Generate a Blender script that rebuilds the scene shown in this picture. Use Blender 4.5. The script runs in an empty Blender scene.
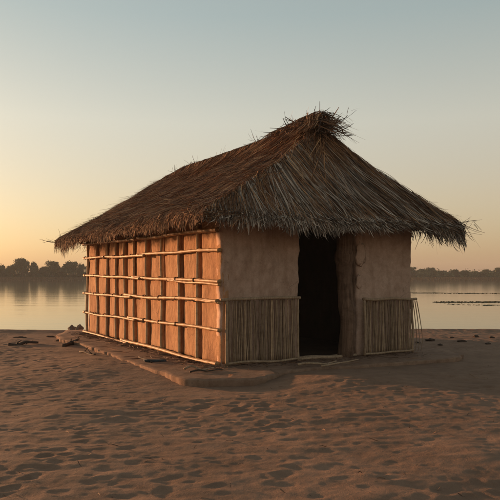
import bpy, bmesh, math, random
import numpy as np
from mathutils import Vector, noise as mnoise

random.seed(7); rng = np.random.default_rng(7)
sc = bpy.context.scene
COL = sc.collection
F = 674.0; HZ = 276.0; CAMZ = 1.4            # focal length in px of a 500 px frame, horizon row, eye height

def at(px, py, z=0.0):
    """ground point seen at a pixel of the 500 px photo, for a surface at height z"""
    Y = F*(CAMZ-z)/(py-HZ)
    return np.array([(px-250)/F*Y, Y, z])

# ------------------------------------------------------------------ hut frame
N0 = np.array([-.436, 10.5]); eL = np.array([-.496, .868]); eR = np.array([.868, .496])
eL /= np.linalg.norm(eL); eR = np.array([eL[1], -eL[0]])
LL, LR = 7.26, 3.93
def H(t, r, z):
    p = N0 + t*eL + r*eR
    return (p[0], p[1], z)
def Hn(t, r, z):
    t = np.asarray(t, float); r = np.asarray(r, float); z = np.asarray(z, float)
    t, r, z = np.broadcast_arrays(t, r, z)
    return np.stack([N0[0]+t*eL[0]+r*eR[0], N0[1]+t*eL[1]+r*eR[1], z], -1)

# ------------------------------------------------------------------ object helpers
def tag(o, label=None, cat=None, group=None, kind=None):
    if label: o['label'] = label
    if cat: o['category'] = cat
    if group: o['group'] = group
    if kind: o['kind'] = kind
    return o
def empty(name, loc, label, cat, group=None):
    o = bpy.data.objects.new(name, None); COL.objects.link(o)
    o.location = loc; o.empty_display_size = .2
    return tag(o, label, cat, group)
def link(name, me, m, parent=None, smooth=True):
    o = bpy.data.objects.new(name, me); COL.objects.link(o)
    if m: me.materials.append(m)
    if smooth: me.polygons.foreach_set('use_smooth', [True]*len(me.polygons))
    if parent:
        o.parent = parent
        rt = parent
        off = Vector((0, 0, 0))
        while rt is not None:
            off += rt.location; rt = rt.parent
        if 'abs' not in o: o.location = -off      # mesh data is in world coordinates
    return o
def np_mesh(name, V, Q):
    me = bpy.data.meshes.new(name)
    V = np.ascontiguousarray(V, dtype=np.float32).reshape(-1, 3); Q = np.ascontiguousarray(Q, dtype=np.int32)
    k = Q.shape[1]
    me.vertices.add(len(V)); me.vertices.foreach_set('co', V.ravel())
    me.loops.add(Q.size); me.loops.foreach_set('vertex_index', Q.ravel())
    me.polygons.add(len(Q)); me.polygons.foreach_set('loop_start', np.arange(len(Q), dtype=np.int32)*k)
    me.polygons.foreach_set('loop_total', np.full(len(Q), k, dtype=np.int32))
    me.update(calc_edges=True)
    return me
def bm_mesh(name, bm):
    me = bpy.data.meshes.new(name)
    bmesh.ops.recalc_face_normals(bm, faces=bm.faces)
    bm.to_mesh(me); bm.free(); me.update()
    return me

# ------------------------------------------------------------------ noise
def vnoise(x, y, seed=0):
    g = np.random.default_rng(seed).random((256, 256))
    xi = np.floor(x).astype(int); yi = np.floor(y).astype(int)
    fx = x-xi; fy = y-yi
    fx = fx*fx*(3-2*fx); fy = fy*fy*(3-2*fy)
    a = g[xi & 255, yi & 255]; b = g[(xi+1) & 255, yi & 255]
    c = g[xi & 255, (yi+1) & 255]; d = g[(xi+1) & 255, (yi+1) & 255]
    return (a*(1-fx)+b*fx)*(1-fy)+(c*(1-fx)+d*fx)*fy - .5
def n3(x, y, z): return mnoise.noise(Vector((x, y, z)))

# ------------------------------------------------------------------ materials
def mat(name, rough=.85):
    m = bpy.data.materials.new(name); m.use_nodes = True
    nt = m.node_tree; b = nt.nodes['Principled BSDF']
    b.inputs['Roughness'].default_value = rough
    b.inputs['Specular IOR Level'].default_value = .2
    return m, nt, b
def nd(nt, typ, **kw):
    n = nt.nodes.new(typ)
    for k, v in kw.items():
        if k.startswith('i_'): n.inputs[k[2:].replace('_', ' ')].default_value = v
        else: setattr(n, k, v)
    return n
def ramp(nt, src, stops):
    r = nt.nodes.new('ShaderNodeValToRGB')
    el = r.color_ramp.elements
    while len(el) > 1: el.remove(el[-1])
    el[0].position = stops[0][0]; el[0].color = (*stops[0][1], 1)
    for p, c in stops[1:]:
        e = el.new(p); e.color = (*c, 1)
    nt.links.new(src, r.inputs[0]); return r.outputs[0]
def mix(nt, a, b, fac, mode='MIX'):
    n = nt.nodes.new('ShaderNodeMix'); n.data_type = 'RGBA'; n.blend_type = mode
    for s, v in ((n.inputs[6], a), (n.inputs[7], b)):
        if isinstance(v, tuple): s.default_value = (*v, 1)
        else: nt.links.new(v, s)
    if isinstance(fac, (int, float)): n.inputs[0].default_value = fac
    else: nt.links.new(fac, n.inputs[0])
    return n.outputs[2]
def coords(nt, scale=(1, 1, 1), kind='Object', rot=(0, 0, 0)):
    tc = nt.nodes.new('ShaderNodeTexCoord'); mp = nt.nodes.new('ShaderNodeMapping')
    mp.inputs['Scale'].default_value = scale; mp.inputs['Rotation'].default_value = rot
    nt.links.new(tc.outputs[kind], mp.inputs[0]); return mp.outputs[0]
def noise_t(nt, vec, scale, detail=6, rough=.6, dist=0):
    n = nd(nt, 'ShaderNodeTexNoise'); n.inputs['Scale'].default_value = scale
    n.inputs['Detail'].default_value = detail; n.inputs['Roughness'].default_value = rough
    n.inputs['Distortion'].default_value = dist
    nt.links.new(vec, n.inputs['Vector']); return n.outputs[0]
def bump(nt, b, h, strength, dist=.01, prev=None):
    n = nt.nodes.new('ShaderNodeBump'); n.inputs['Strength'].default_value = strength
    n.inputs['Distance'].default_value = dist
    nt.links.new(h, n.inputs['Height'])
    if prev: nt.links.new(prev, n.inputs['Normal'])
    nt.links.new(n.outputs[0], b.inputs['Normal']); return n.outputs[0]

def m_sand():
    m, nt, b = mat('sand', .95)
    v = coords(nt)
    big = noise_t(nt, v, .55, 5); mid = noise_t(nt, v, 4.5, 6); fine = noise_t(nt, v, 160, 4, .7)
    c = ramp(nt, big, [(.3, (.185, .116, .078)), (.7, (.25, .16, .11))])
    c2 = ramp(nt, mid, [(.3, (.55, .5, .46)), (.62, (1, 1, 1))])
    c = mix(nt, c, c2, .55, 'MULTIPLY')
    g = ramp(nt, fine, [(.3, (.62, .6, .58)), (.7, (1.25, 1.2, 1.15))])
    c = mix(nt, c, g, .6, 'MULTIPLY')
    sp = noise_t(nt, v, 38, 3, .6)
    c = mix(nt, c, (.06, .038, .026), ramp(nt, sp, [(.68, (0, 0, 0)), (.76, (.8, .8, .8))]))
    nt.links.new(c, b.inputs['Base Color'])
    p = bump(nt, b, mid, .5, .05); p = bump(nt, b, fine, .55, .006, p)
    bump(nt, b, noise_t(nt, v, 24, 5, .65), .45, .02, p)
    return m
def m_mud(name, c1, c2, c3, vs=(1, 1, 1), crack=.35, bs=.5):
    m, nt, b = mat(name, .92)
    v = coords(nt, vs)
    big = noise_t(nt, v, 1.6, 6, .62, .4); mid = noise_t(nt, v, 9, 7, .65); fine = noise_t(nt, v, 75, 4, .65)
    c = ramp(nt, big, [(.28, c1), (.5, c2), (.74, c3)])
    c = mix(nt, c, ramp(nt, mid, [(.3, (.6, .55, .5)), (.58, (1, 1, 1))]), .6, 'MULTIPLY')
    c = mix(nt, c, ramp(nt, fine, [(.3, (.75, .73, .7)), (.65, (1.1, 1.1, 1.1))]), .6, 'MULTIPLY')
    w = nt.nodes.new('ShaderNodeTexVoronoi'); w.feature = 'DISTANCE_TO_EDGE'; w.inputs['Scale'].default_value = 2.2
    wv = mix(nt, v, noise_t(nt, v, 5, 4), .28)
    nt.links.new(wv, w.inputs['Vector'])
    ck = ramp(nt, w.outputs['Distance'], [(.0, (1, 1, 1)), (.014, (0, 0, 0))])
    msk = ramp(nt, noise_t(nt, v, 1.1, 3), [(.5, (0, 0, 0)), (.62, (crack, crack, crack))])
    ck = mix(nt, ck, msk, 1.0, 'MULTIPLY')
    c = mix(nt, c, tuple(.25*x for x in c1), ck)
    sp = noise_t(nt, v, 21, 4, .55)
    c = mix(nt, c, tuple(.3*x for x in c1), ramp(nt, sp, [(.66, (0, 0, 0)), (.72, (.75*bs, .75*bs, .75*bs))]))
    dr = noise_t(nt, coords(nt, (7, 7, .9)), 1.0, 5, .6)
    c = mix(nt, c, ramp(nt, dr, [(.34, (.62, .56, .5)), (.55, (1, 1, 1))]), .55, 'MULTIPLY')
    nt.links.new(c, b.inputs['Base Color'])
    p = bump(nt, b, big, bs, .04); p = bump(nt, b, mid, bs, .015, p); bump(nt, b, fine, bs, .004, p)
    return m
def m_wood(name, cols, grain=(30, 30, 1.2), bs=.5, rough=.8, perpart=.5):
    m, nt, b = mat(name, rough)
    v = coords(nt, grain)
    g = noise_t(nt, v, 1.0, 6, .65, .3)
    c = ramp(nt, g, [(.25, cols[0]), (.5, cols[1]), (.75, cols[2])])
    geo = nt.nodes.new('ShaderNodeNewGeometry')
    rr = ramp(nt, geo.outputs['Random Per Island'], [(0, (.55, .52, .5)), (.5, (.95, .93, .9)), (1, (1.3, 1.25, 1.15))])
    c = mix(nt, c, rr, perpart, 'MULTIPLY')
    st = noise_t(nt, coords(nt, (3, 3, 5)), 2.2, 5, .7)
    c = mix(nt, c, ramp(nt, st, [(.3, (.4, .35, .3)), (.55, (1, 1, 1))]), .6, 'MULTIPLY')
    nt.links.new(c, b.inputs['Base Color'])
    bump(nt, b, g, bs, .006)
    return m
def m_straw(name, stops, rough=.75, patch=.5):
    m, nt, b = mat(name, rough)
    geo = nt.nodes.new('ShaderNodeNewGeometry')
    c = ramp(nt, geo.outputs['Random Per Island'], stops)
    pn = noise_t(nt, coords(nt), 1.8, 5, .6)
    c = mix(nt, c, ramp(nt, pn, [(.32, (.5, .45, .42)), (.6, (1.05, 1.02, 1))]), patch, 'MULTIPLY')
    c = mix(nt, c, ramp(nt, noise_t(nt, coords(nt), 26, 3), [(.3, (.7, .66, .62)), (.6, (1, 1, 1))]), .5, 'MULTIPLY')
    nt.links.new(c, b.inputs['Base Color'])
    return m
M = {}
M['sand'] = m_sand()
M['platform'] = m_mud('packed_earth', (.17, .10, .068), (.22, .137, .093), (.27, .172, .118), crack=.6)
M['plaster'] = m_mud('mud_plaster', (.41, .275, .205), (.46, .31, .235), (.50, .345, .265), crack=.5, bs=.3)
M['panel'] = m_mud('ochre_mud', (.31, .155, .078), (.44, .24, .125), (.52, .31, .17), vs=(1.7, 1.7, .8), crack=.9, bs=.75)
M['bamboo'] = m_wood('dry_bamboo', [(.20, .11, .05), (.35, .20, .095), (.43, .26, .13)], (8, 8, 8), .3, .55)
M['post'] = m_wood('weathered_pole', [(.30, .20, .115), (.50, .355, .215), (.60, .45, .28)])
M['reed'] = m_wood('grey_reed', [(.15, .10, .066), (.32, .225, .15), (.46, .335, .23)], (60, 60, 3), .5, .8, .9)
M['trunk'] = m_wood('old_timber', [(.05, .028, .018), (.13, .078, .052), (.22, .135, .09)], (22, 22, 1.1), 1.0, .9, .2)
M['rope'] = m_wood('dark_rope', [(.05, .032, .022), (.10, .065, .045), (.15, .10, .07)], (60, 60, 60), .8, .9)
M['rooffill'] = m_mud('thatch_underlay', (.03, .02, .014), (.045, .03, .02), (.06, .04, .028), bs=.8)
M['thatch_side'] = m_straw('brown_thatch', [(0, (.045, .022, .013)), (.35, (.16, .078, .04)), (.75, (.34, .175, .088)), (1, (.60, .37, .19))], patch=.7)
M['thatch_end'] = m_straw('grey_thatch', [(0, (.025, .019, .015)), (.3, (.14, .112, .088)), (.7, (.34, .285, .235)), (1, (.60, .51, .42))], patch=.55)
M['twig'] = m_straw('dry_twig', [(0, (.05, .03, .02)), (.5, (.12, .07, .045)), (1, (.26, .15, .09))])
M['drift'] = m_wood('driftwood', [(.03, .022, .018), (.06, .045, .036), (.10, .075, .06)], (12, 12, 12), .9)
M['plank'] = m_wood('blue_grey_plank', [(.025, .035, .045), (.045, .06, .075), (.07, .09, .10)], (4, 30, 30), .6)
M['stone'] = m_mud('stone', (.10, .085, .075), (.16, .14, .12), (.22, .19, .165))
M['clod'] = m_mud('dark_clod', (.035, .024, .018), (.06, .042, .032), (.09, .062, .046))
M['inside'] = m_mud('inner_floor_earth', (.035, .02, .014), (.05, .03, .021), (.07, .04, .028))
def m_leaf(name, c1, c2):
    m, nt, b = mat(name, .8)
    geo = nt.nodes.new('ShaderNodeNewGeometry')
    c = ramp(nt, geo.outputs['Random Per Island'], [(0, c1), (1, c2)])
    nt.links.new(c, b.inputs['Base Color']); return m
M['leaf'] = m_leaf('tree_leaves', (.03, .045, .022), (.075, .10, .045))
M['bark'] = m_wood('tree_bark', [(.05, .04, .03), (.09, .07, .055), (.13, .1, .08)])
M['reedbed'] = m_leaf('bank_grass', (.07, .05, .028), (.14, .095, .052))
M['weed'] = m_leaf('water_weed', (.03, .032, .016), (.07, .065, .03))
def m_water():
    m, nt, b = mat('river_water', .06)
    b.inputs['Base Color'].default_value = (.035, .036, .028, 1)
    b.inputs['Specular IOR Level'].default_value = .5; b.inputs['IOR'].default_value = 1.33
    v = coords(nt, (.35, 1.0, 1))
    a = noise_t(nt, v, 1.2, 5, .6, .3); c = noise_t(nt, coords(nt, (.08, .5, 1)), .5, 3)
    p = bump(nt, b, a, .10, .05); bump(nt, b, c, .10, .12, p)
    return m
M['water'] = m_water()

# ------------------------------------------------------------------ ground
def axis(segs):
    out = [segs[0][0]]
    for a, b_, s0, s1 in segs:
        x = a; L = b_-a; n = 0; pts = []
        while x < b_-1e-6:
            f = (x-a)/L; x += s0*(s1/s0)**f; pts.append(x)
        k = (b_-a)/(pts[-1]-a)
        out += [a+(p-a)*k for p in pts]
    return np.array(out)
xs_r = axis([(0, 4.2, .02, .02), (4.2, 9, .022, .07), (9, 40, .1, 3), (40, 470, 3, 30)])
xs = np.concatenate([-xs_r[:0:-1], xs_r])
ys = axis([(-20, 3.6, 3, .12), (3.6, 8, .018, .022), (8, 14, .022, .035), (14, 23, .035, .07), (23, 60, .1, 3), (60, 215, 4, 6), (215, 260, 1.5, 1.5), (260, 570, 3, 30)])
X, Y = np.meshgrid(xs, ys, indexing='ij')
def sstep(a, b, x):
    f = np.clip((x-a)/(b-a), 0, 1); return f*f*(3-2*f)
def shore(x):            # Y of the near water's edge
    return 19.3 + 1.9*np.exp(-((x+.5)/3.2)**2) + .5*vnoise(x*.35, x*0, 3) + .12*vnoise(x*1.7, x*0, 5) - .008*np.abs(x)**1.2
def ground_base(X, Y):
    z = -.072 + .05*vnoise(X*.45, Y*.45, 11) + .03*vnoise(X*1.1, Y*1.1, 12)
    d = Y-shore(X)
    z = z - .22*sstep(-1.6, .0, d) + .05*np.exp(-((d+1.3)/.6)**2) - 1.2*sstep(0, 14, d)
    far = sstep(223, 246, Y+2.5*vnoise(X*.03, X*0, 8)*2)
    z = np.where(Y > 120, -1.5+1.95*far + .25*vnoise(X*.05, Y*.05, 9)*far, z)
    return z
Z = ground_base(X, Y)
near = (Y < 30)
amp = np.where(near, 1, 0)*(1-sstep(17.8, 19, Y))
rel = np.zeros_like(X)
# footprints and wind hollows
nd_ = 9500
WX = .05*vnoise(X*7, Y*7, 41)+.03*vnoise(X*17, Y*17, 42); WY = .05*vnoise(X*7, Y*7, 43)+.03*vnoise(X*17, Y*17, 44)
cx = rng.uniform(-8.5, 8.5, nd_); cy = 3.4+15.6*rng.random(nd_)
pat = np.clip(.75+2.2*vnoise(cx*.55, cy*.8, 77)+.8*vnoise(cx*1.9, cy*2.4, 78), .55, 1.45)
for i in range(nd_):
    a = rng.uniform(.032, .088); b_ = a*rng.uniform(.55, 1.0); th = rng.normal(0, .5)
    dep = rng.uniform(.004, .0165)*(a/.1)*pat[i]
    R_ = a*2.2+.05
    i0, i1 = np.searchsorted(xs, [cx[i]-R_, cx[i]+R_]); j0, j1 = np.searchsorted(ys, [cy[i]-R_, cy[i]+R_])
    if i1-i0 < 2 or j1-j0 < 2: continue
    dx = X[i0:i1, j0:j1]-cx[i]+WX[i0:i1, j0:j1]; dy = Y[i0:i1, j0:j1]-cy[i]+WY[i0:i1, j0:j1]
    u = (dx*math.cos(th)+dy*math.sin(th))/a; v = (-dx*math.sin(th)+dy*math.cos(th))/b_
    q = np.sqrt(u*u+v*v)
    rel[i0:i1, j0:j1] += -dep*np.exp(-(q**3)*.9) + dep*.22*np.exp(-((q-1.35)/.4)**2)*(1-.5*u)
rel = np.clip(rel, -.06, .045)
rel += .014*vnoise(X*2.2+1.2*vnoise(X*.7,Y*.7,61), Y*5.5+2*vnoise(X*.6,Y*.6,62), 21) + .008*vnoise(X*4.5+Y*1.5, Y*11-X*1.0, 24) + .007*vnoise(X*8, Y*10, 22) + .003*vnoise(X*22, Y*24, 23)
# calmer near the hut
dp = np.zeros_like(X)
hc = N0 + LL/2*eL + LR/2*eR
tt = (X-N0[0])*eL[0]+(Y-N0[1])*eL[1]; rr_ = (X-N0[0])*eR[0]+(Y-N0[1])*eR[1]
dh = np.maximum(np.maximum(-tt, tt-LL), np.maximum(-rr_, rr_-LR))
calm = .22+.78*sstep(.9, 2.4, dh)
Z = Z + rel*amp*calm
# drift of sand in front of the door covering the platform edge
pd = at(345, 378, 0)
Z = Z + np.where(near, .085*np.exp(-((X-pd[0])/1.0)**2-((Y-pd[1])/.8)**2), 0)
pl = at(110, 362, 0)
Z = Z + np.where(near, .03*np.exp(-((X-pl[0])/1.2)**2-((Y-pl[1])/1.0)**2), 0)
inner = (dh < .05) & near
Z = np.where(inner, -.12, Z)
nx, ny = X.shape
idx = np.arange(nx*ny).reshape(nx, ny)
Q = np.stack([idx[:-1, :-1], idx[1:, :-1], idx[1:, 1:], idx[:-1, 1:]], -1).reshape(-1, 4)
g = link('ground', np_mesh('ground', np.stack([X, Y, Z], -1), Q), M['sand'])
tag(g, kind='structure')
def gz(x, y):
    i = min(max(np.searchsorted(xs, x), 1), nx-1); j = min(max(np.searchsorted(ys, y), 1), ny-1)
    return float(Z[i, j])

w = np_mesh('water', [(-465, 17.5, -.29), (465, 17.5, -.29), (465, 240, -.29), (-465, 240, -.29)], np.array([[0, 1, 2, 3]]))
tag(link('water', w, M['water'], smooth=False), kind='structure')

# ------------------------------------------------------------------ generic shapes
def tube_bm(bm, pts, radii, seg=8, cap=True, squash=1.0):
    pts = [Vector(p) for p in pts]; rings = []
    for i, p in enumerate(pts):
        d = (pts[min(i+1, len(pts)-1)]-pts[max(i-1, 0)]).normalized()
        up = Vector((0, 0, 1)) if abs(d.z) < .9 else Vector((1, 0, 0))
        a = d.cross(up).normalized(); b = a.cross(d).normalized()
        r = radii[i] if hasattr(radii, '__len__') else radii
        rings.append([bm.verts.new(p+(a*math.cos(2*math.pi*k/seg)+b*math.sin(2*math.pi*k/seg)*squash)*r) for k in range(seg)])
    for i in range(len(rings)-1):
        for k in range(seg):
            bm.faces.new((rings[i][k], rings[i][(k+1) % seg], rings[i+1][(k+1) % seg], rings[i+1][k]))
    if cap:
        bm.faces.new(rings[0][::-1]); bm.faces.new(rings[-1])
def pole_pts(a, b, n, wob, seed):
    a = Vector(a); b = Vector(b); out = []
    for i in range(n+1):
        f = i/n; p = a.lerp(b, f)
        p += Vector((n3(f*2.2, seed, 0), n3(f*2.2, seed, 5), n3(f*2.2, seed, 9)))*wob
        out.append(p)
    return out
def bamboo(bm, a, b, r, wob, seed, node=.3, seg=9):
    """bamboo culm with swollen nodes"""
    L = (Vector(b)-Vector(a)).length; nn = max(1, int(L/node)); pts = []; rad = []
    base = pole_pts(a, b, nn*6, wob, seed)
    for i, p in enumerate(base):
        k = i % 6
        pts.append(p); rad.append(r*(1.25 if k == 0 else (.98 if k in (1, 5) else .93))*(1+.08*n3(i*.2, seed, 3)))
    tube_bm(bm, pts, rad, seg)
def pole(bm, a, b, r, wob, seed, n=10, seg=9, taper=.9, knob=.12):
    pts = pole_pts(a, b, n, wob, seed)
    rad = [r*(1-(1-taper)*i/n)*(1+knob*n3(i*.8, seed, 1)) for i in range(n+1)]
    tube_bm(bm, pts, rad, seg)
def slab_bm(t0, t1, z0, z1, face, depth, axis_l, seed, rough=.012, edge=.02, res=.06, t_extra=None):
    """rough earthen slab; axis_l True: runs along the long side with its outer face at r=face, depth inwards;
       False: runs along the short side with its outer face at t=face"""
    bm = bmesh.new()
    nu = max(3, int((t1-t0)/res)); nv = max(4, int((z1-z0)/res))
    def P(u, v, d):
        z = z0+(z1-z0)*v
        e0 = edge*(n3(z*2.1, seed, 1)+.6*n3(z*7, seed, 2)); e1 = edge*(n3(z*2.3, seed, 4)+.6*n3(z*8, seed, 6))
        s = t0+e0+(t1+e1-t0-e0)*u
        q = rough*(n3(s*1.5, z*1.5, seed)*1.5+.7*n3(s*5, z*4, seed+2)+.35*n3(s*15, z*13, seed+5)) if d == 0 else 0
        # worn rounded side edges
        if d == 0:
            m_ = min(u, 1-u)*(t1-t0)
            if m_ < .03: q += .018*(1-m_/.03)
        o = face+q+d
        return H(s, o, z) if axis_l else H(o, s, z)
    fr = [[bm.verts.new(P(i/nu, j/nv, 0)) for j in range(nv+1)] for i in range(nu+1)]
    bk = [[bm.verts.new(P(i/nu, j/nv, depth)) for j in range(nv+1)] for i in range(nu+1)]
    for i in range(nu):
        for j in range(nv):
            bm.faces.new((fr[i][j], fr[i+1][j], fr[i+1][j+1], fr[i][j+1]))
            bm.faces.new((bk[i][j], bk[i][j+1], bk[i+1][j+1], bk[i+1][j]))
    for i in range(nu):
        bm.faces.new((fr[i][0], bk[i][0], bk[i+1][0], fr[i+1][0])); bm.faces.new((fr[i][nv], fr[i+1][nv], bk[i+1][nv], bk[i][nv]))
    for j in range(nv):
        bm.faces.new((fr[0][j], fr[0][j+1], bk[0][j+1], bk[0][j])); bm.faces.new((fr[nu][j], bk[nu][j], bk[nu][j+1], fr[nu][j+1]))
    return bm

# ------------------------------------------------------------------ platform
def platform():
    o = [(-4.62, 16.1), (-4.2, 15.0), (-3.5, 14.0), (-2.84, 12.75), (-2.2, 11.5), (-1.55, 10.3), (-1.05, 9.45), (-.88, 9.16), (-.55, 9.09), (0, 9.14), (.28, 9.42), (.63, 10.02), (1.0, 10.3), (1.6, 10.55), (2.44, 10.95), (3.1, 11.3), (3.62, 11.62), (3.8, 12.0), (3.72, 12.8), (3.4, 13.6), (2.2, 15.8), (.6, 18.6),
         (-.3, 19.4), (-1.2, 19.3), (-3.0, 18.4), (-4.7, 17.4)]
    pts = []
    for i in range(len(o)):
        a = np.array(o[i]); b = np.array(o[(i+1) % len(o)]); n = max(1, int(np.linalg.norm(b-a)/.06))
        for k in range(n):
            p = a+(b-a)*k/n
            p = p+np.array([n3(p[0]*2, p[1]*2, 1), n3(p[0]*2, p[1]*2, 7)])*.06+np.array([n3(p[0]*9, p[1]*9, 1), n3(p[0]*9, p[1]*9, 7)])*.045+np.array([n3(p[0]*26, p[1]*26, 1), n3(p[0]*26, p[1]*26, 7)])*.02
            pts.append(p)
    c = np.array([-.4, 13.4])
    bm = bmesh.new(); rings = []
    for ins, z in ((-.01, -.4), (.005, -.10), (-.005, -.012), (.008, -.001), (.3, .0), (1.0, .0)):
        rg = []
        for i, p in enumerate(pts):
            a = pts[i-3]; b = pts[(i+3) % len(pts)]; d = b-a; d = d/np.linalg.norm(d); nrm = np.array([-d[1], d[0]])
            if np.dot(nrm, c-p) < 0: nrm = -nrm
            if ins > .2: q = p+(c-p)*ins*.12
            else: q = p+nrm*ins
            zz = z+(.012*n3(q[0]*2.5, q[1]*2.5, 3)+.006*n3(q[0]*9, q[1]*9, 3) if z > -.2 and ins <= .3 else 0)
            rg.append(bm.verts.new((q[0], q[1], zz)))
        rings.append(rg)
    n = len(pts)
    for a, b in zip(rings, rings[1:]):
        for i in range(n): bm.faces.new((a[i], a[(i+1) % n], b[(i+1) % n], b[i]))
    bm.faces.new(rings[-1])
    bmesh.ops.triangulate(bm, faces=[f for f in bm.faces if len(f.verts) > 4])
    o = link('earth_platform', bm_mesh('earth_platform', bm), M['platform'])
    tag(o, 'low packed earth platform the hut stands on, its broken edge showing in the sand', 'platform')
platform()

# ------------------------------------------------------------------ the hut
hut = empty('thatched_hut', H(LL/2, LR/2, 0), 'mud and bamboo hut with shaggy thatched roof and dark open doorway', 'hut')
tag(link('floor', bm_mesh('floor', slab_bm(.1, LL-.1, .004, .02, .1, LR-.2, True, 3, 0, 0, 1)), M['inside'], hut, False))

posts = [7.2, 6.43, 5.67, 5.02, 4.45, 3.88, 3.16, 2.37, 1.59, .834]
WT = 2.5
# ochre side wall: one panel per bay, open gap beside every post
ends = posts + [.0]
for i in range(len(ends)-1):
    hi, lo = ends[i], ends[i+1]
    gap = random.uniform(.04, .065)
    p = link('wall_panel', bm_mesh('wall_panel', slab_bm(lo+(.02 if lo else -.0), hi-.03-gap, .03, WT, 0.012*random.uniform(-1, 1), .12, True, 10+i, .011, .013, .05)), M['panel'], hut)
    # narrow split stake seen inside the dark gap
    if i in (0, 1, 2, 4, 5):
        bm = bmesh.new(); pole(bm, H(hi-.03-gap*.45, .06, 1.72), H(hi-.03-gap*.5, .05, WT), .014, .02, i, 6, 6)
        link('stake', bm_mesh('stake', bm), M['post'], hut)
for i, t in enumerate(posts):
    bm = bmesh.new()
    lean = random.uniform(-.03, .03)
    pole(bm, H(t+lean, -.032, -.05), H(t-lean*.5, -.03, WT), .030 if i else .036, .035, 31+i, 16, 9, .88)
    link('wall_post', bm_mesh('wall_post', bm), M['post'], hut)
# bamboo rails with lashings
rails = [(2.12, 2.19, .032), (1.80, 1.84, .025), (1.315, 1.42, .026), (1.01, .975, .026), (.56, .50, .025), (.035, .02, .03)]
for k, (zn, zf, r) in enumerate(rails):
    bm = bmesh.new()
    mid = random.uniform(2.6, 4.4)
    zm = zn+(zf-zn)*mid/LL
    t0 = -.09 if k in (1, 2, 4) else -.02
    rr = -.084
    bamboo(bm, H(t0, rr, zn), H(mid+.25, rr-.004, zm+.012), r*1.1, .035, 50+k, .33)
    bamboo(bm, H(mid-.2, rr-.03, zm-.02), H(LL+.07, rr, zf), r*1.02, .04, 60+k, .31)
    if k == 2: bamboo(bm, H(-.09, rr, zn-.05), H(1.9, rr-.005, zn+.01), r*.8, .02, 93, .33)
    if k == 3: pole(bm, H(-.1, rr, zn-.03), H(.7, rr-.03, zn), r*.8, .02, 95)
    ro = link('bamboo_rail', bm_mesh('bamboo_rail', bm), M['bamboo'], hut)
    for i, t in enumerate(posts):
        if k in (0, 5): continue
        if random.random() < .25: continue
        z = zn+(zf-zn)*t/LL
        b2 = bmesh.new()
        n = random.choice((2, 3))
        for q in range(n):
            tq = t+(q-(n-1)/2)*.017+random.uniform(-.005, .005)
            ring = [H(tq+random.uniform(-.003, .003), rr+.004+math.cos(a)*.034, z+.008*math.sin(t)+math.sin(a)*.036) for a in [j*math.pi/5 for j in range(11)]]
            tube_bm(b2, ring, .0065, 5)
        link('lashing', bm_mesh('lashing', b2), M['rope'], ro)

# front wall of mud plaster, worn edges at the doorway
p = link('mud_wall', bm_mesh('mud_wall', slab_bm(-.005, 1.44, -.02, WT, 0, .17, False, 40, .03, .035, .04)), M['plaster'], hut)
p = link('mud_wall', bm_mesh('mud_wall', slab_bm(2.66, 3.93, -.02, WT, 0, .17, False, 45, .03, .06, .04)), M['plaster'], hut)
tag(p, 'plastered wall right of the doorway, flaked beside the door post')
# flaked plaster lumps beside the post
bm = bmesh.new()
for (r_, z_, a_, b_) in ((2.74, 1.78, .11, .20), (2.70, 1.30, .06, .12)):
    res = bmesh.ops.create_icosphere(bm, subdivisions=3, radius=1)
    for v in res['verts']:
        f = 1+.35*n3(v.co.x*2+z_*5, v.co.y*2, v.co.z*2)+.12*n3(v.co.x*7, v.co.y*7+z_, v.co.z*7)
        v.co = Vector(H(-.012+v.co.y*.018*f, r_+v.co.x*a_*f, z_+v.co.z*b_*f))
link('flaked_plaster', bm_mesh('flaked_plaster', bm), M['plaster'], hut)
M['dark_shade'] = m_mud('shade_backing', (.012, .009, .007), (.02, .014, .011), (.028, .02, .016))  # near-black colour stands in for the shade inside the hut
link('light_blocker', bm_mesh('light_blocker', slab_bm(.18, LL-.18, .0, WT, .16, .03, True, 81, .0, .0, .3)), M['dark_shade'], hut)  # added slabs inside the walls, blocking light so gaps and doorway turn black
link('light_blocker', bm_mesh('light_blocker', slab_bm(.2, LL-.2, .0, WT, LR-.22, .03, True, 82, .0, .0, .3)), M['dark_shade'], hut)
link('light_blocker', bm_mesh('light_blocker', slab_bm(.2, LR-.24, .0, WT, LL-.22, .03, False, 83, .0, .0, .3)), M['dark_shade'], hut)
link('mud_wall', bm_mesh('mud_wall', slab_bm(.02, LR, -.02, WT, LL-.17, .17, False, 47, .0, .02, .2)), M['plaster'], hut)
link('mud_wall', bm_mesh('mud_wall', slab_bm(.17, LL-.17, -.02, WT, LR-.17, .17, True, 48, .0, .02, .2)), M['plaster'], hut)
# lintel, door posts, threshold
bm = bmesh.new(); pole(bm, H(.06, 1.25, 2.34), H(.06, 2.9, 2.36), .07, .03, 5)
link('lintel', bm_mesh('lintel', bm), M['trunk'], hut)
bm = bmesh.new()
pts = pole_pts(H(.05, 2.43, -.04), H(.06, 2.47, WT), 30, .10, 12)
rad = [.135*(1+.16*n3(i*.35, 2, 1)+(.25 if i in (20, 21) else 0)) for i in range(31)]
tube_bm(bm, pts, rad, 18)
for v in bm.verts: v.co += Vector((n3(v.co.x*14, v.co.y*14, v.co.z*2.2), n3(v.co.x*14, v.co.y*14+9, v.co.z*2.2), 0))*.022
o = link('door_post', bm_mesh('door_post', bm), M['trunk'], hut)
bm = bmesh.new(); pole(bm, H(.04, 2.62, -.04), H(.04, 2.6, WT), .035, .05, 19, 20, 8)
link('door_post', bm_mesh('door_post', bm), M['trunk'], hut)
bm = bmesh.new(); pole(bm, H(-.01, 1.38, .025), H(-.02, 2.62, .02), .03, .03, 71)
pole(bm, H(.09, 1.4, .02), H(.1, 2.5, .03), .025, .03, 72)
link('threshold', bm_mesh('threshold', bm), M['reed'], hut)
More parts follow.
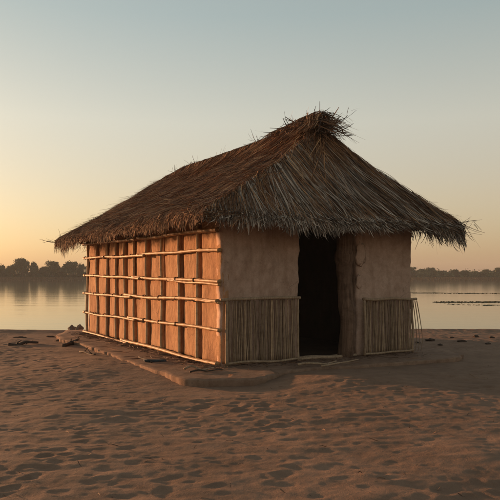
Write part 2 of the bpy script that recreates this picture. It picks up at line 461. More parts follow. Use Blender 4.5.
# reed screens
def screen(r0, r1, ztop, seed, over0, over1):
    sc_ = bpy.data.objects.new('reed_screen', None); COL.objects.link(sc_); sc_.parent = hut
    sc_.location = Vector(H(-.04, (r0+r1)/2, 0))-hut.location
    bm = bmesh.new(); r = r0+.045; i = 0
    while r < r1-.035:
        rad = random.uniform(.008, .017)
        tilt = random.uniform(-.03, .03)
        top = ztop+random.uniform(-.03, .004)
        pole(bm, H(-.06+random.uniform(-.008, .008), r, .02+random.uniform(0, .03)), H(-.052+random.uniform(-.01, .01), r+tilt, top), rad, .022, seed+i*1.7, 9, 7, .85)
        r += rad*2+random.choice((.002, .005, .008, .014, .026)); i += 1
    link('reeds', bm_mesh('reeds', bm), M['reed'], sc_)
    for nm, a, b, rr in (('top_rail', H(-.10, r0-over0, ztop+.0), H(-.10, r1+over1, ztop+.012), .026), ('bottom_rail', H(-.09, r0, .035), H(-.09, r1, .04), .02),
                         ('stile', H(-.085, r0+.02, .0), H(-.085, r0+.015, ztop), .026), ('stile', H(-.085, r1-.015, .0), H(-.085, r1-.02, ztop), .022)):
        bm = bmesh.new(); pole(bm, a, b, rr, .03, seed+len(nm)+rr*100, 12, 9)
        link(nm, bm_mesh(nm, bm), M['reed'], sc_)
    return sc_
screen(.02, 1.38, 1.03, 3, .10, .02)
s2 = screen(2.74, 3.90, .985, 200, .04, .07)
tag(s2, 'lower reed screen right of the doorway with loose bent reeds at its end')
for k in range(4):
    bm = bmesh.new(); pts = []
    for i in range(12):
        f = i/11
        pts.append(H(-.07-.02*k, 3.86+.028*k+math.sin(f*math.pi*.5)*(.075+.026*k)-(.05 if f > .8 else 0)*(f-.8)*5, .95-.93*f))
    tube_bm(bm, pts, [.009*(1-.5*i/11) for i in range(12)], 6)
    link('loose_reed', bm_mesh('loose_reed', bm), M['reed'], s2)

# ------------------------------------------------------------------ roof
T0, T1, R0, R1 = -.62, 7.88, -.6, 4.53
ZE, ZR = 2.28, 3.93; RC = (R0+R1)/2; TS = .80; TSF = .78
def roof_z(t, r):
    t = np.asarray(t, float); r = np.asarray(r, float)
    dr = np.minimum(r-R0, R1-r)/(RC-R0); dt = np.where(t < LL/2, (t-T0)/TS, (T1-t)/TSF)
    d = np.minimum(dr, dt)                      # 0 at the eave, 1 at the ridge
    p = np.clip(d, 0, 1)
    h = p*.90+.10*p**3
    sag = -.05*np.sin(np.clip((t-.3)/6.6, 0, 1)*math.pi)*p
    over = np.minimum(d, 0)                     # beyond the eave: droop
    bumpy = .05*vnoise(t*1.1+9, r*1.1+7, 31)+.035*vnoise(t*2.7, r*2.7, 32)
    return ZE+(ZR-ZE)*h+sag+bumpy
def shell():
    ts = np.linspace(T0+.09, T1-.09, 120); rs = np.linspace(R0+.09, R1-.09, 80)
    Tg, Rg = np.meshgrid(ts, rs, indexing='ij')
    top = Hn(Tg, Rg, roof_z(Tg, Rg)-.02); bot = Hn(Tg, Rg, roof_z(Tg, Rg)-.05-.10*np.clip(np.minimum(np.minimum(Tg-T0, T1-Tg), np.minimum(Rg-R0, R1-Rg))/.4, 0, 1))
    n1, n2 = Tg.shape; I = np.arange(n1*n2).reshape(n1, n2); J = I+n1*n2
    q = [np.stack([I[:-1, :-1], I[1:, :-1], I[1:, 1:], I[:-1, 1:]], -1).reshape(-1, 4), np.stack([J[:-1, :-1], J[:-1, 1:], J[1:, 1:], J[1:, :-1]], -1).reshape(-1, 4)]
    loop = np.concatenate([I[:, 0], I[-1, 1:], I[-2::-1, -1], I[0, -2:0:-1]]); l2 = np.roll(loop, -1)
    q.append(np.stack([loop, l2, l2+n1*n2, loop+n1*n2], -1))
    return np_mesh('roof', np.concatenate([top.reshape(-1, 3), bot.reshape(-1, 3)]), np.concatenate(q))
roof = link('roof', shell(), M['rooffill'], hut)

def strips(P, wd, roll, taper=.25):
    """P (n,k,3) centre lines -> ribbon mesh arrays"""
    n, k, _ = P.shape
    T = np.gradient(P, axis=1); T /= np.linalg.norm(T, axis=2, keepdims=True)+1e-9
    up = np.zeros_like(P); up[..., 2] = 1; up[..., 0] = -.25; up[..., 1] = -.35
    S = np.cross(T, up); S /= np.linalg.norm(S, axis=2, keepdims=True)+1e-9
    U = np.cross(S, T)
    S = S*np.cos(roll)[:, None, None]+U*np.sin(roll)[:, None, None]
    f = np.linspace(0, 1, k)
    wdt = wd[:, None]*(1-(1-taper)*f[None]**2)*.5
    A = P-S*wdt[..., None]; B = P+S*wdt[..., None]
    V = np.stack([A, B], 2).reshape(-1, 3)
    base = np.arange(n)[:, None]*k*2+np.arange(k-1)[None]*2
    Q = np.stack([base, base+1, base+3, base+2], -1).reshape(-1, 4)
    return V, Q
def thatch(n, face, lmin, lmax, wmin, wmax, lift, k=6, eave=False, stray=.03, wob=.05):
    """strands lying down the slope; face: 'near' long side, 'back' long side, 'end' near end, 'far' far end"""
    u = rng.random(n); v = rng.random(n)
    L = rng.uniform(lmin, lmax, n)
    if face in ('near', 'back'):
        t = T0+(T1-T0)*u
        d = (rng.uniform(-.0, .16, n) if eave else 1-.98*v)
        # keep inside the trapezoid of this face
        lo = T0+TS*d; hi = T1-TSF*d; t = lo-.16+(hi-lo+.2)*u
        r = R0+(RC-R0)*d
        slant = math.hypot(RC-R0, ZR-ZE); dd = -1/slant*(RC-R0)
        dirr = np.full(n, dd)
        sk = .16+.10*np.sin(t*2.1)+rng.normal(0, .16, n)+.35*vnoise(t*1.5, r*2.0, 66)+.55*vnoise(t*4, r*4, 67)
        dirt = -sk
        # near the hips the strands fan round the corner
        dirt = dirt - .35*np.exp(-np.clip(t-lo, 0, 9)/.5) + .4*np.exp(-np.clip(hi-t, 0, 9)/.6)
        if face == 'back': r = R1-(r-R0); dirr = -dirr
    else:
        d = (rng.uniform(-.0, .2, n) if eave else 1-.98*v)
        lo = R0+(RC-R0)*d; hi = R1-(R1-RC)*d; r = lo-.08+(hi-lo+.16)*u
        ru = (r-R0)/(R1-R0)
        slant = math.hypot(TS, ZR-ZE)
        if face == 'end':
            t = T0+TS*d; dirt = np.full(n, -TS/slant)
            dirr = np.interp(ru, [0, .15, .35, .6, 1], [-.45, -.1, .4, .8, 1.12])+rng.normal(0, .12, n)+.35*vnoise(t*3.2, r*3.2, 68)
        else:
            t = T1-TSF*d; dirt = np.full(n, TSF/slant); dirr = (ru-.5)*2+rng.normal(0, .12, n)
    s = np.linspace(0, 1, k)
    if face in ('near', 'back'):
        sc_x = np.abs((np.where(face == 'near', r-R0, R1-r))/(dirr*L))
        se = np.minimum(s[None], sc_x[:, None])+.2*np.maximum(0, s[None]-sc_x[:, None])
        tt = t[:, None]+dirt[:, None]*L[:, None]*se; rr = r[:, None]+dirr[:, None]*L[:, None]*s
    else:
        sc_x = np.abs((t-T0 if face == 'end' else T1-t)/(dirt*L))
        se = np.minimum(s[None], sc_x[:, None])+.25*np.maximum(0, s[None]-sc_x[:, None])
        tt = t[:, None]+dirt[:, None]*L[:, None]*s; rr = r[:, None]+dirr[:, None]*L[:, None]*se
    wv = rng.normal(0, wob, (n, 1))*np.sin(s*math.pi)[None]*L[:, None]
    if face in ('near', 'back'): tt = tt+wv
    else: rr = rr+wv
    ck_ = 1.0 if face in ('near', 'far') else .45
    off = ck_*(.13*np.clip(vnoise(t*4.3, r*4.3+3, 91), -.1, 1)[:, None]*s[None]**.7+.07*np.clip(vnoise(t*11, r*9, 92), -.1, 1)[:, None]*s[None])+lift*rng.random((n, 1))+(.012+.03*rng.random((n, 1)))*s[None]
    st = rng.random((n, 1)) < stray
    off = off+np.where(st, rng.uniform(.02, .16, (n, 1))*s[None]**1.5, 0)
    z = roof_z(tt, rr)+off
    P = Hn(tt, rr, z)
    # strands past the eave hang: limit outward travel
    # past the eave a strand bends over: little further outward, then hangs a ragged length
    def squash(v, lo_, hi_, reach):
        o1 = np.maximum(0, lo_-v); o2 = np.maximum(0, v-hi_)
        return np.clip(v, lo_, hi_)-reach*(1-np.exp(-o1/reach))+reach*(1-np.exp(-o2/reach)), o1+o2
    reach = rng.uniform(.03, .10, (n, 1)); hang = rng.uniform(.0, .24 if face == 'end' else .2, (n, 1))*(.7+.9*(vnoise(t*2.3+r*2.3, t*.0, 71)[:, None]+.5))*(1+1.1*np.clip((t-5)/2.5, 0, 1)+(.7*np.clip((r-3.4), 0, 1) if face in ('end', 'back') else 0))[:, None]
    t3, o1 = squash(tt, T0, T1, reach); r3, o2 = squash(rr, R0, R1, reach); over = np.hypot(o1, o2)
    z = roof_z(t3, r3)+off*np.exp(-over*4)-hang*(1-np.exp(-over/.16))
    P = Hn(t3, r3, z)
    return strips(P, rng.uniform(wmin, wmax, n), rng.normal(0, .5, n))
def merge(parts):
    V = []; Q = []; o = 0
    for v, q in parts: V.append(v); Q.append(q+o); o += len(v)
    return np.concatenate(V), np.concatenate(Q)
def tlink(name, parts, m, label=None):
    V, Q = merge(parts); o = link(name, np_mesh(name, V, Q), m, roof, False)
    if label: o['label'] = label
    return o
tlink('side_thatch', [thatch(30000, 'near', .35, .8, .005, .014, .05, 6), thatch(11000, 'near', .22, .42, .004, .011, .07, 6, True, .02),
                      thatch(3200, 'near', .3, .7, .006, .012, .09, 7, False, .5, .14)], M['thatch_side'], 'rust brown fine thatch on the sunlit long slope')
tlink('end_thatch', [thatch(7500, 'end', .6, 1.25, .011, .024, .09, 8, wob=.03), thatch(2600, 'end', .3, .65, .009, .018, .08, 8, True, .02, .04),
                     thatch(150, 'end', .5, .9, .010, .018, .06, 7, False, .8, .06)], M['thatch_end'], 'grey stiff leaf thatch fanning down over the doorway end')
tlink('end_straw', [thatch(3800, 'end', .35, .8, .006, .012, .11, 7, False, .06, .06), thatch(2600, 'end', .2, .45, .005, .011, .10, 7, True, .05, .06)], M['thatch_side'])
tlink('back_thatch', [thatch(6500, 'back', .35, .6, .012, .03, .05, 5), thatch(2500, 'back', .25, .45, .01, .02, .06, 5, True)], M['thatch_end'])
tlink('far_thatch', [thatch(3000, 'far', .5, .9, .01, .02, .05, 5), thatch(2200, 'far', .25, .5, .008, .016, .06, 5, True)], M['thatch_side'])
# ridge: strands laid across the ridge, and a tangled crest at the near end
def ridge(n, t_lo, t_hi, L0, L1, w0, w1, lift, across=.8, tang=.0, spread=.12):
    t = rng.uniform(t_lo, t_hi, n); r = RC+rng.normal(0, spread, n)
    side = np.where(rng.random(n) < .5, -1, 1)
    L = rng.uniform(L0, L1, n); k = 7; s = np.linspace(0, 1, k)
    a = rng.normal(0, .5, n)
    rr = r[:, None]+side[:, None]*L[:, None]*across*s*np.cos(a)[:, None]; tt = t[:, None]+L[:, None]*s*np.sin(a)[:, None]*.9-.12*s
    z = roof_z(tt, rr)+lift*rng.random((n, 1))*(1-.5*s)+tang*rng.random((n, 1))*s+.03
    return strips(Hn(tt, rr, z), rng.uniform(w0, w1, n), rng.normal(0, .6, n))
def sprays(n, c, spread, dirs, L0, L1, w0, w1, bend=.15, sd=.5):
    """sticks bursting from around a point of the roof (t, r, z) in roughly the given directions"""
    k = 6; s = np.linspace(0, 1, k)
    p0 = np.array(c)+rng.normal(0, 1, (n, 3))*np.array(spread)
    d = np.array(dirs)[rng.integers(0, len(dirs), n)]+rng.normal(0, sd, (n, 3)); d /= np.linalg.norm(d, axis=1, keepdims=True)
    L = rng.uniform(L0, L1, n); b = rng.normal(0, bend, (n, 3))
    q = p0[:, None]+d[:, None]*L[:, None, None]*s[None, :, None]+b[:, None]*(s**2)[None, :, None]
    return strips(Hn(q[..., 0], q[..., 1], q[..., 2]), rng.uniform(w0, w1, n), rng.uniform(0, 3, n), .5)
RT = .16
# fat ridge roll under the cap strands, blunt at the near end
bm = bmesh.new(); rp = [H(t, RC+.03*n3(t*2, 1, 1), ZR-.05+.03*n3(t*1.5, 4, 1)-.05*math.sin(min(max((t-.3)/6.6, 0), 1)*math.pi)) for t in np.linspace(RT-.1, 6.6, 50)]
tube_bm(bm, rp, [.12 if i == 0 else (.15+.03*n3(i*.4, 2, 2)+.06*max(0, 1-i/12))*(1 if i < 38 else 1-.055*(i-38)) for i in range(50)], 12)
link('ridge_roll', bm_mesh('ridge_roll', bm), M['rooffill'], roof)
def roll_cap(n, t_lo, t_hi, L0, L1, w0, w1, lift):
    t = rng.uniform(t_lo, t_hi, n); side = np.where(rng.random(n) < .62, -1, 1); L = rng.uniform(L0, L1, n)
    k = 9; s = np.linspace(0, 1, k)[None]; a0 = rng.uniform(-.6, .5, n)[:, None]
    ang = a0+s*L[:, None]/.24; ang_c = np.minimum(ang, 1.25); rad = .17+.06*np.clip(1-t/1.6, 0, 1)[:, None]+lift*rng.random((n, 1))
    past = np.maximum(0, ang-1.25)*.24
    u = rad*np.sin(ang_c)+past*.78; z = ZR-.05-.05*np.sin(np.clip((t-.3)/6.6, 0, 1)*math.pi)[:, None]+rad*np.cos(ang_c)-past*.62+.03*s*rng.random((n, 1))
    tt = t[:, None]+s*L[:, None]*(rng.normal(-.15, .45, n)[:, None])
    z = z-.16*np.clip((tt-5.3)/1.5, 0, 1)**1.5
    return strips(Hn(tt, RC+side[:, None]*u, z), rng.uniform(w0, w1, n), rng.normal(0, .7, n))
tlink('ridge_thatch', [roll_cap(5200, RT-.12, 6.75, .2, .6, .006, .014, .06), roll_cap(900, RT-.14, 1.6, .2, .7, .008, .017, .12), ridge(5200, .1, 6.95, .3, .75, .006, .015, .07), ridge(900, .0, 1.7, .3, .8, .008, .018, .16, .8, .08, .16)], M['thatch_side'])
tlink('ridge_crest', [sprays(300, (RT+.08, RC, ZR-.02), (.2, .13, .06), [(-.6, .9, .15), (-.9, .3, .2), (-.2, .9, .25), (.3, .6, .1), (-.6, -.6, -.2)], .15, .34, .009, .022, .03, .35),
                      sprays(460, (RT+.4, RC-.05, ZR+.08), (.35, .12, .04), [(-.5, -.9, -.45), (-.9, -.4, -.1), (.5, -.8, -.3), (-.9, .5, 0)], .22, .45, .009, .02, .05, .3),
                      sprays(16, (RT+.35, RC, ZR+.1), (.4, .12, .03), [(0, .4, 1), (-.5, .6, .8), (.6, -.2, .7)], .12, .28, .008, .013, .05, .4)], M['twig'], 'tangled dark twigs crowning the near end of the ridge')
for (n, c, sp, dirs, l0, l1) in ((24, (6.2, RC, ZR+.03), (.16, .06, .03), [(0, .2, 1), (.7, 0, .6), (-.7, 0, .6)], .1, .24), (14, (5.2, RC, ZR+.07), (.1, .06, .03), [(0, .2, 1), (.7, 0, .6), (-.7, 0, .6)], .1, .2),
                             (16, (3.9, RC, ZR+.05), (.09, .05, .03), [(0, .2, 1), (.7, 0, .4)], .1, .22), (18, (2.2, RC-.05, ZR+.07), (.12, .06, .02), [(-.5, -.4, .5), (.7, 0, .6)], .12, .3),
                             (18, (T1-.1, R0+.1, ZE+.0), (.1, .12, .04), [(.9, -.3, .1), (.6, -.9, -.3)], .2, .38),
                             (70, (T0+.08, R1-.15, ZE+.02), (.10, .25, .05), [(-.5, .7, -.8), (-.3, .9, -.2), (-.7, .3, -.9)], .2, .42),
                             (30, (T0+.02, R1-.75, ZE-.02), (.04, .10, .03), [(-.2, .2, -1)], .22, .42)):
    tlink('twig_tuft', [sprays(n, c, sp, dirs, l0, l1, .007, .013, .05, .3)], M['twig'])
# rafters seen under the eaves
for t in [0.1+i*.88 for i in range(9)]:
    bm = bmesh.new(); pole(bm, H(t, R0+.12, float(roof_z(t+.3, R0+.12))-.2), H(t, .25, float(roof_z(max(t, .6), .25))-.19), .03, .02, t, 6, 7)
    link('rafter', bm_mesh('rafter', bm), M['trunk'], hut)

# ------------------------------------------------------------------ small things on the ground
def stick(name, a, b, r, seed, m, label, cat, group=None, branches=0, wob=.05):
    bm = bmesh.new(); pole(bm, a, b, r, wob, seed, 12, 8, .6, .25)
    a = Vector(a); b = Vector(b)
    for k in range(branches):
        f = random.uniform(.2, .85); p = a.lerp(b, f); d = Vector((random.uniform(-1, 1), random.uniform(-1, 1), random.uniform(.1, .7))).normalized()*random.uniform(.1, .25)
        pole(bm, p, p+d, r*.5, .04, seed+k+.5, 6, 6, .4)
    me = bm_mesh(name, bm); c = (a+b)/2
    me.transform(__import__('mathutils').Matrix.Translation(-c))
    o = link(name, me, m); o.location = c
    return tag(o, label, cat, group)
def gpt(px, py, dz=0):
    p = at(px, py, -.09); z = gz(p[0], p[1]); p = at(px, py, z); return (p[0], p[1], gz(p[0], p[1])+dz)
def ppt(px, py, dz=0): p = at(px, py, dz); return (p[0], p[1], dz)
stick('driftwood_log', gpt(8, 345, .02), gpt(38, 344, .03), .04, 1, M['drift'], 'long low driftwood log lying on the sand at far left near the water', 'driftwood', branches=2)
stick('driftwood_branch', gpt(64, 347, .02), gpt(77, 343, .05), .045, 2, M['drift'], 'dark forked driftwood piece on the sand just left of the platform edge', 'driftwood', branches=5, wob=.12)
stick('driftwood_twig', gpt(80, 352, .01), gpt(95, 356, .02), .02, 9, M['drift'], 'thin dark stick lying on the sand below the platform edge, left side', 'driftwood', branches=2)
stick('fallen_bamboo', ppt(184, 369, .02), ppt(214, 368, .03), .018, 3, M['reed'], 'short fallen bamboo stick on the platform by the near corner, the paler one', 'stick')
stick('fallen_bamboo', ppt(190, 372, .015), ppt(222, 369.5, .02), .014, 4, M['drift'], 'short dark fallen stick on the platform nearest the front corner', 'stick')
stick('fallen_bamboo', ppt(139, 357, .02), ppt(152, 362, .015), .016, 5, M['drift'], 'dark stick lying against the foot of the ochre bamboo wall', 'stick')
stick('fallen_bamboo', ppt(298, 364.5, .05), ppt(336, 362, .05), .02, 6, M['reed'], 'grey stick lying across the foot of the doorway, left one', 'stick')
stick('fallen_bamboo', ppt(322, 366, .06), ppt(358, 359.5, .05), .016, 8, M['reed'], 'thin grey stick slanting toward the right door post', 'stick')
# dark blue-grey plank
bm = bmesh.new(); res = bmesh.ops.create_cube(bm, size=1)
for v in bm.verts: v.co = Vector((v.co.x*.36, v.co.y*.10, v.co.z*.035))
bmesh.ops.subdivide_edges(bm, edges=bm.edges, cuts=3, use_grid_fill=True)
bmesh.ops.bevel(bm, geom=[e for e in bm.edges if e.calc_face_angle(0) > 1], offset=.004, segments=2, affect='EDGES')
for v in bm.verts: v.co += Vector((n3(v.co.y*20, v.co.z*20, 1)*.02, 0, n3(v.co.x*8, v.co.y*8, 1)*.012))
o = link('plank', bm_mesh('plank', bm), M['plank'])
o.location = Vector(ppt(155, 360.5, .02)); o.rotation_euler = (0, .03, .35)
tag(o, 'short blue grey plank lying on the earth platform beside the ochre wall', 'plank')
def rock(name, c, r, m, seed, label, cat, group=None):
    bm = bmesh.new(); bmesh.ops.create_icosphere(bm, subdivisions=3, radius=1)
    for v in bm.verts:
        f = 1+.5*n3(v.co.x*1.3+seed, v.co.y*1.3, v.co.z*1.3)+.2*n3(v.co.x*4+seed, v.co.y*4, v.co.z*4)
        v.co = Vector((v.co.x*r[0]*f, v.co.y*r[1]*f, v.co.z*r[2]*f))
    o = link(name, bm_mesh(name, bm), m); o.location = c
    return tag(o, label, cat, group)
def spt(px, Y): x = (px-250)/F*Y; return (x, Y, gz(x, Y))
x_, y_, z_ = spt(72, 18.6); rock('stone', (x_, y_, z_+.05), (.13, .1, .12), M['stone'], 1, 'larger grey stone at the water edge by the far corner of the hut', 'stone')
x_, y_, z_ = spt(79.5, 18.2); rock('stone', (x_, y_, z_+.04), (.09, .08, .1), M['stone'], 4, 'smaller grey stone between the larger one and the hut corner', 'stone')
for i, (px, py, s) in enumerate(((62, 341, .1), (20, 338, .07), (100, 340, .0), (50, 337, .06))):
    if not s: continue
    p = gpt(px, py); rock('clod', (p[0], p[1], p[2]+.01), (s*1.8, s, s*.35), M['clod'], i+9, 'dark flat clod of earth on the sand between the log and the platform', 'clod', 'dark clods left of the hut')
cl = [(383, 341, .09), (398, 339, .07), (430, 340.5, .10), (452, 338, .06), (462, 342, .09), (476, 337.5, .08), (492, 339, .07), (488, 344, .06), (440, 345, .05), (418, 343, .06)]
for i, (px, py, s) in enumerate(cl):
    p = gpt(px, py); rock('clod', (p[0], p[1], p[2]+.01), (s*1.0, s*.7, s*.4), M['clod'], i+29, 'small dark clod on the sand right of the hut near the waterline', 'clod', 'dark clods along the right shore')
# straw litter
def litter(n, fn, L0, L1, w0, w1):
    P = []
    for i in range(n):
        x, y, z = fn(); a = random.uniform(0, 6.28); L = random.uniform(L0, L1); c = random.uniform(-.03, .03)
        z0 = z
        P.append([(x+math.cos(a)*L*s-math.sin(a)*c*math.sin(s*3.1), y+math.sin(a)*L*s+math.cos(a)*c*math.sin(s*3.1), z0+.008+.012*math.sin(s*3.1+i)) for s in (-.5, -.17, .17, .5)])
    P = np.array(P); return strips(P, rng.uniform(w0, w1, n), rng.normal(0, .6, n), .6)
def f_wall():
    t = random.uniform(-.3, LL+.1); r = -abs(random.gauss(.12, .16))-.05; p = H(t, r, .0); return p
def f_front():
    r = random.uniform(0, LR); t = -abs(random.gauss(.08, .2))-.05; p = H(t, r, 0); return (p[0], p[1], max(.0, gz(p[0], p[1])))
def f_sand():
    while True:
        y = 4.5+random.random()**1.3*14; x = random.uniform(-.42, .42)*y
        q = (x-N0[0])*eR[0]+(y-N0[1])*eR[1]; s = (x-N0[0])*eL[0]+(y-N0[1])*eL[1]
        if s < -1.6 or q < -1.8 or q > LR+1.2: return (x, y, gz(x, y))
V, Q = merge([litter(700, f_wall, .06, .35, .006, .016), litter(260, f_front, .05, .3, .006, .014), litter(150, f_sand, .03, .10, .004, .009)])
tag(link('straw_litter', np_mesh('straw_litter', V, Q), M['twig'], smooth=False), 'loose broken straw and twigs scattered on the sand and round the walls', 'litter', kind='stuff')

# ------------------------------------------------------------------ water weeds
def blades(n, fn, h0, h1, w0, w1, lean=.5):
    P = np.zeros((n, 3, 3))
    for i in range(n):
        x, y, z = fn(); h = random.uniform(h0, h1); a = random.uniform(0, 6.28); l = random.uniform(0, lean)*h
        for j, s in enumerate((0, .5, 1)): P[i, j] = (x+math.cos(a)*l*s*s, y+math.sin(a)*l*s*s, z+h*s)
    return strips(P, rng.uniform(w0, w1, n), rng.uniform(0, 3, n), .3)
def f_weed1():
    x = random.uniform(12, 46); y = 43.5+(x-12)*.02+random.gauss(0, .35); return (x, y, -.31)
def f_weed2():
    x = random.uniform(13, 60); y = 68+random.gauss(0, .5)+3*math.sin(x*.2); return (x, y, -.31)
def f_weed3():
    x = random.uniform(12, 30); y = 38+(x-16)*-.45+random.gauss(0, .25); return (x, y, -.31)
def f_weed4():
    y = random.uniform(22, 36); x = random.uniform(.24, .42)*y; return (x, y, -.29)
def mats(n, fn, l0, l1):
    P = np.zeros((n, 5, 3))
    for i in range(n):
        x, y, z = fn(); L = random.uniform(l0, l1)
        for j in range(5): P[i, j] = (x+(j/4-.5)*L, y+random.uniform(-.05, .05), -.278+.004*(i % 3))
    return strips(P, rng.uniform(.04, .16, n), np.zeros(n), .3)
V, Q = merge([mats(150, f_weed1, .3, 1.6), mats(60, f_weed2, .6, 2.6), mats(30, f_weed3, .3, 1.0), blades(3800, f_weed1, .02, .08, .02, .09, 2), blades(2200, f_weed2, .02, .07, .04, .12, 2), blades(900, f_weed3, .02, .05, .02, .08, 2)])
tag(link('water_weed', np_mesh('water_weed', V, Q), M['weed'], smooth=False), 'thin dark strips of weed breaking the water surface right of the hut', 'water weed', kind='stuff')

# ------------------------------------------------------------------ far bank: grass, undergrowth, trees
def f_bank():
    x = random.uniform(-190, 200); y = random.uniform(233, 250); return (x, y, gz(x, y)-.05)
V, Q = blades(40000, f_bank, .15, .6, .15, .5)
tag(link('bank_grass', np_mesh('bank_grass', V, Q), M['reedbed'], smooth=False), 'dry brown grass and reeds along the far bank', 'grass', kind='stuff')
def leaves(c, rad, n, s0, s1, fill=.55):
    d = rng.normal(0, 1, (n, 3)); d /= np.linalg.norm(d, axis=1, keepdims=True)
    rr = (fill+(1-fill)*rng.random((n, 1)))*(1+.18*rng.normal(0, 1, (n, 1)))
    p = np.array(c)+d*rr*np.array(rad)
    a = rng.normal(0, 1, (n, 3)); a /= np.linalg.norm(a, axis=1, keepdims=True)
    b = np.cross(a, rng.normal(0, 1, (n, 3))); b /= np.linalg.norm(b, axis=1, keepdims=True)
    s = rng.uniform(s0, s1, (n, 1))*.5
    V = np.stack([p-a*s-b*s*.7, p+a*s-b*s*.7, p+a*s*.8+b*s*.7, p-a*s*.8+b*s*.7], 1).reshape(-1, 3)
    return V, np.arange(n*4).reshape(n, 4)
def tree_mesh(seed, w, h):
    """unit tree: crown width about 1, height 1"""
    rs = np.random.default_rng(seed)
    parts = []; tb = bmesh.new()
    top = Vector((rs.normal(0, .03), rs.normal(0, .03), .62))
    tube_bm(tb, pole_pts((0, 0, -.05), top, 8, .04, seed), [.038, .032, .028, .025, .022, .018, .014, .01, .006], 8)
    nl = 20
    parts.append(leaves((0, 0, .58), (.33, .33, .3), 1500, .025, .06, .3))
    for i in range(nl):
        a = rs.uniform(0, 6.28); q = math.sqrt(rs.random())*.36; z = .34+.5*rs.random()
        k = 1-abs(z-.56)*.9
        c = (math.cos(a)*q*k, math.sin(a)*q*k, z)
        r = rs.uniform(.10, .17)
        parts.append(leaves(c, (r*1.15, r*1.15, r*.85), 260, .02, .055))
        tube_bm(tb, [Vector((0, 0, .22+.3*rs.random())), Vector(c)*.6+Vector((0, 0, .12)), Vector(c)], [.014, .009, .004], 5)
    V, Q = merge(parts)
    return np_mesh('crown', V, Q), bm_mesh('trunk', tb)
variants = [tree_mesh(100+i, 1, 1) for i in range(6)]
for cme, tme in variants:
    cme.materials.append(M['leaf']); tme.materials.append(M['bark'])
def tree(px, top, wpx, Yt, label, group=None, vi=None):
    x = (px-250)/F*Yt; z0 = gz(x, Yt)-.1
    h = (CAMZ+(HZ-top)/F*Yt)-z0; w = wpx/F*Yt
    e = empty('tree', (x, Yt, z0), label, 'tree', group)
    cme, tme = variants[random.randrange(6) if vi is None else vi]
    a = random.uniform(0, 6.28)
    for nm, me in (('trunk', tme), ('crown', cme)):
        o = bpy.data.objects.new(nm, me); COL.objects.link(o); o.parent = e
        o.scale = (w*1.12, w*1.12, h*1.03); o.rotation_euler = (0, 0, a)
G1 = 'trees on the far bank left of the hut'; G2 = 'trees on the far bank right of the hut'
tree(22.5, 257.5, 17, 250, 'tallest broad-crowned tree on the far bank at left', G1, 0)
tree(34, 261, 11, 251, 'narrower tree close against the right side of the tallest one, far bank at left', G1, 1)
tree(11, 264, 11, 249, 'low round tree just left of the tallest tree on the far bank', G1, 2)
tree(1, 263.5, 12, 252, 'leftmost tree on the far bank, cut by the edge of the photo', G1, 3)
tree(52.5, 260.5, 15, 250, 'round-crowned tree standing alone midway between the tallest tree and the hut, far bank', G1, 4)
tree(71, 259.5, 16, 250, 'broad round tree on the far bank nearest the hut but one', G1, 5)
tree(43, 266, 10, 253, 'small low tree in the dip right of the tallest pair, far bank at left', G1, 2)
tree(62, 266.5, 10, 254, 'small low tree between the two round-crowned trees, far bank at left', G1, 1)
tree(81, 262.5, 9, 252, 'slim tree beside the broad round one, close to the hut wall on the far bank', G1, 3)
tree(90, 264, 12, 251, 'tree on the far bank partly hidden by the left wall of the hut', G1, 0)
for px in (-12, -26, 102, 114): tree(px, random.uniform(262, 266), 14, 252, 'low hazy tree of the far bank behind the left side of the hut', 'hidden far bank trees')
R_ = [(411, 266.5, 12), (421, 268.5, 10), (431, 267, 13), (443, 270, 11), (455, 269, 12), (465, 270, 10), (475, 270.3, 11), (486, 268.5, 13), (499, 267, 13)]
lab = ['tree on the far bank right beside the hut eave, its crown topping the line', 'low tree second right of the hut on the far bank', 'round tree rising above the far tree line a little right of the hut',
       'low even tree just right of the rounded one, far bank at right', 'slightly taller tree at the middle of the right far bank', 'small tree right of the middle of the right far bank', 'flat low tree third from the right photo edge, far bank',
       'taller tree second from the right photo edge, far bank', 'rightmost tree on the far bank, cut by the photo edge']
for (px, tp, wp), l in zip(R_, lab): tree(px, tp, wp, 262, l, G2)
for px in (392, 401, 512, 524): tree(px, random.uniform(267, 270), 13, 262, 'low hazy tree of the far bank beyond the right side of the hut', 'hidden far bank trees at right')
# continuous undergrowth between and behind the trees
parts = []
for i in range(1150):
    x = random.uniform(-250, 260); y = random.uniform(252, 300); hh = random.uniform(1.6, 3.4)*(1+.25*n3(x*.05, 0, 2))*(y/255)
    if x > 55: hh *= .95
    parts.append(leaves((x, y, gz(x, 255)+hh*.45), (random.uniform(1.5, 3.2), 2, hh*.6), 110, .3, .8, .4))
V, Q = merge(parts)
tag(link('undergrowth', np_mesh('undergrowth', V, Q), M['leaf'], smooth=False), 'dark continuous scrub between and behind the far bank trees', 'undergrowth', kind='stuff')

# ------------------------------------------------------------------ air
hz = bpy.data.materials.new('haze'); hz.use_nodes = True; nt = hz.node_tree
for n in list(nt.nodes):
    if n.type == 'BSDF_PRINCIPLED': nt.nodes.remove(n)
pv = nt.nodes.new('ShaderNodeVolumePrincipled'); pv.inputs['Color'].default_value = (.82, .86, .86, 1); pv.inputs['Density'].default_value = .0005
pv.inputs['Anisotropy'].default_value = 0
nt.links.new(pv.outputs[0], nt.nodes['Material Output'].inputs['Volume'])
bm = bmesh.new(); bmesh.ops.create_cube(bm, size=1)
for v in bm.verts: v.co = Vector((v.co.x*980, 275+v.co.y*620, 5+v.co.z*16.2))
tag(link('haze', bm_mesh('haze', bm), hz, smooth=False), 'thin warm evening haze over the river', 'haze', kind='stuff')

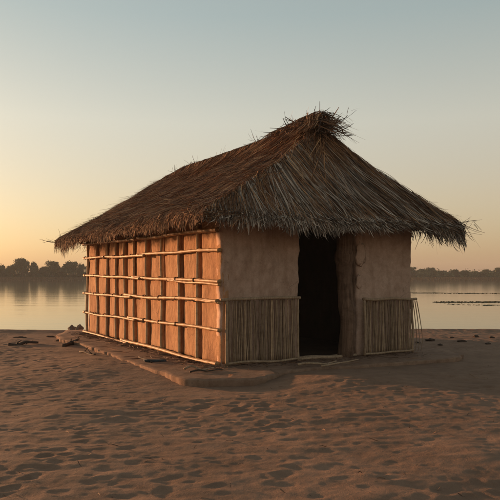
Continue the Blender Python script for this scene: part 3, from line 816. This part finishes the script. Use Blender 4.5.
# ------------------------------------------------------------------ light
EL = math.radians(4.6); AZ = math.atan2(-.83, .56)      # sun low, ahead and to the left
wd = bpy.data.worlds.new('World'); sc.world = wd; wd.use_nodes = True; nt = wd.node_tree
VF = .51
sky = nt.nodes.new('ShaderNodeTexSky'); sky.sky_type = 'NISHITA'; sky.sun_disc = False
sky.sun_elevation = EL; sky.sun_rotation = AZ; sky.altitude = 0
sky.air_density = 1.0; sky.dust_density = 1.6; sky.ozone_density = 1.0
bg = nt.nodes['Background']; bg.inputs[1].default_value = .15
hs = nt.nodes.new('ShaderNodeHueSaturation'); hs.inputs['Saturation'].default_value = .92
nt.links.new(sky.outputs[0], hs.inputs['Color'])
# thin even veil of evening cloud over the whole sky
sx = nt.nodes.new('ShaderNodeSeparateXYZ'); tcw = nt.nodes.new('ShaderNodeTexCoord')
nt.links.new(tcw.outputs['Generated'], sx.inputs[0])
VEIL = ramp(nt, sx.outputs[2], [(0, (2.2, 1.36, .98)), (.11, (3.0, 2.15, 1.5)), (.22, (3.3, 2.9, 2.25)), (.36, (2.0, 2.25, 2.02)), (.7, (1.4, 1.5, 1.35))])
veil = mix(nt, hs.outputs[0], VEIL, VF)
nt.links.new(veil, bg.inputs[0])
sl = bpy.data.lights.new('sun', 'SUN'); sl.energy = 5.0; sl.angle = math.radians(1.5); sl.color = (1, .49, .23)
so = bpy.data.objects.new('sun', sl); COL.objects.link(so)
sd = Vector((math.sin(AZ)*math.cos(EL), math.cos(AZ)*math.cos(EL), math.sin(EL)))
so.rotation_euler = sd.to_track_quat('Z', 'Y').to_euler()

cam = bpy.data.cameras.new('camera'); co = bpy.data.objects.new('camera', cam); COL.objects.link(co)
co.location = (0, 0, CAMZ); co.rotation_euler = (math.radians(90), 0, 0)
cam.sensor_width = 36; cam.lens = F/500*36; cam.shift_y = (HZ-250)/500
cam.clip_end = 3000; sc.camera = co
sc.view_settings.view_transform = 'Standard'; sc.view_settings.look = 'None'; sc.view_settings.gamma = 1
sc.view_settings.use_curve_mapping = False; sc.view_settings.exposure = .68
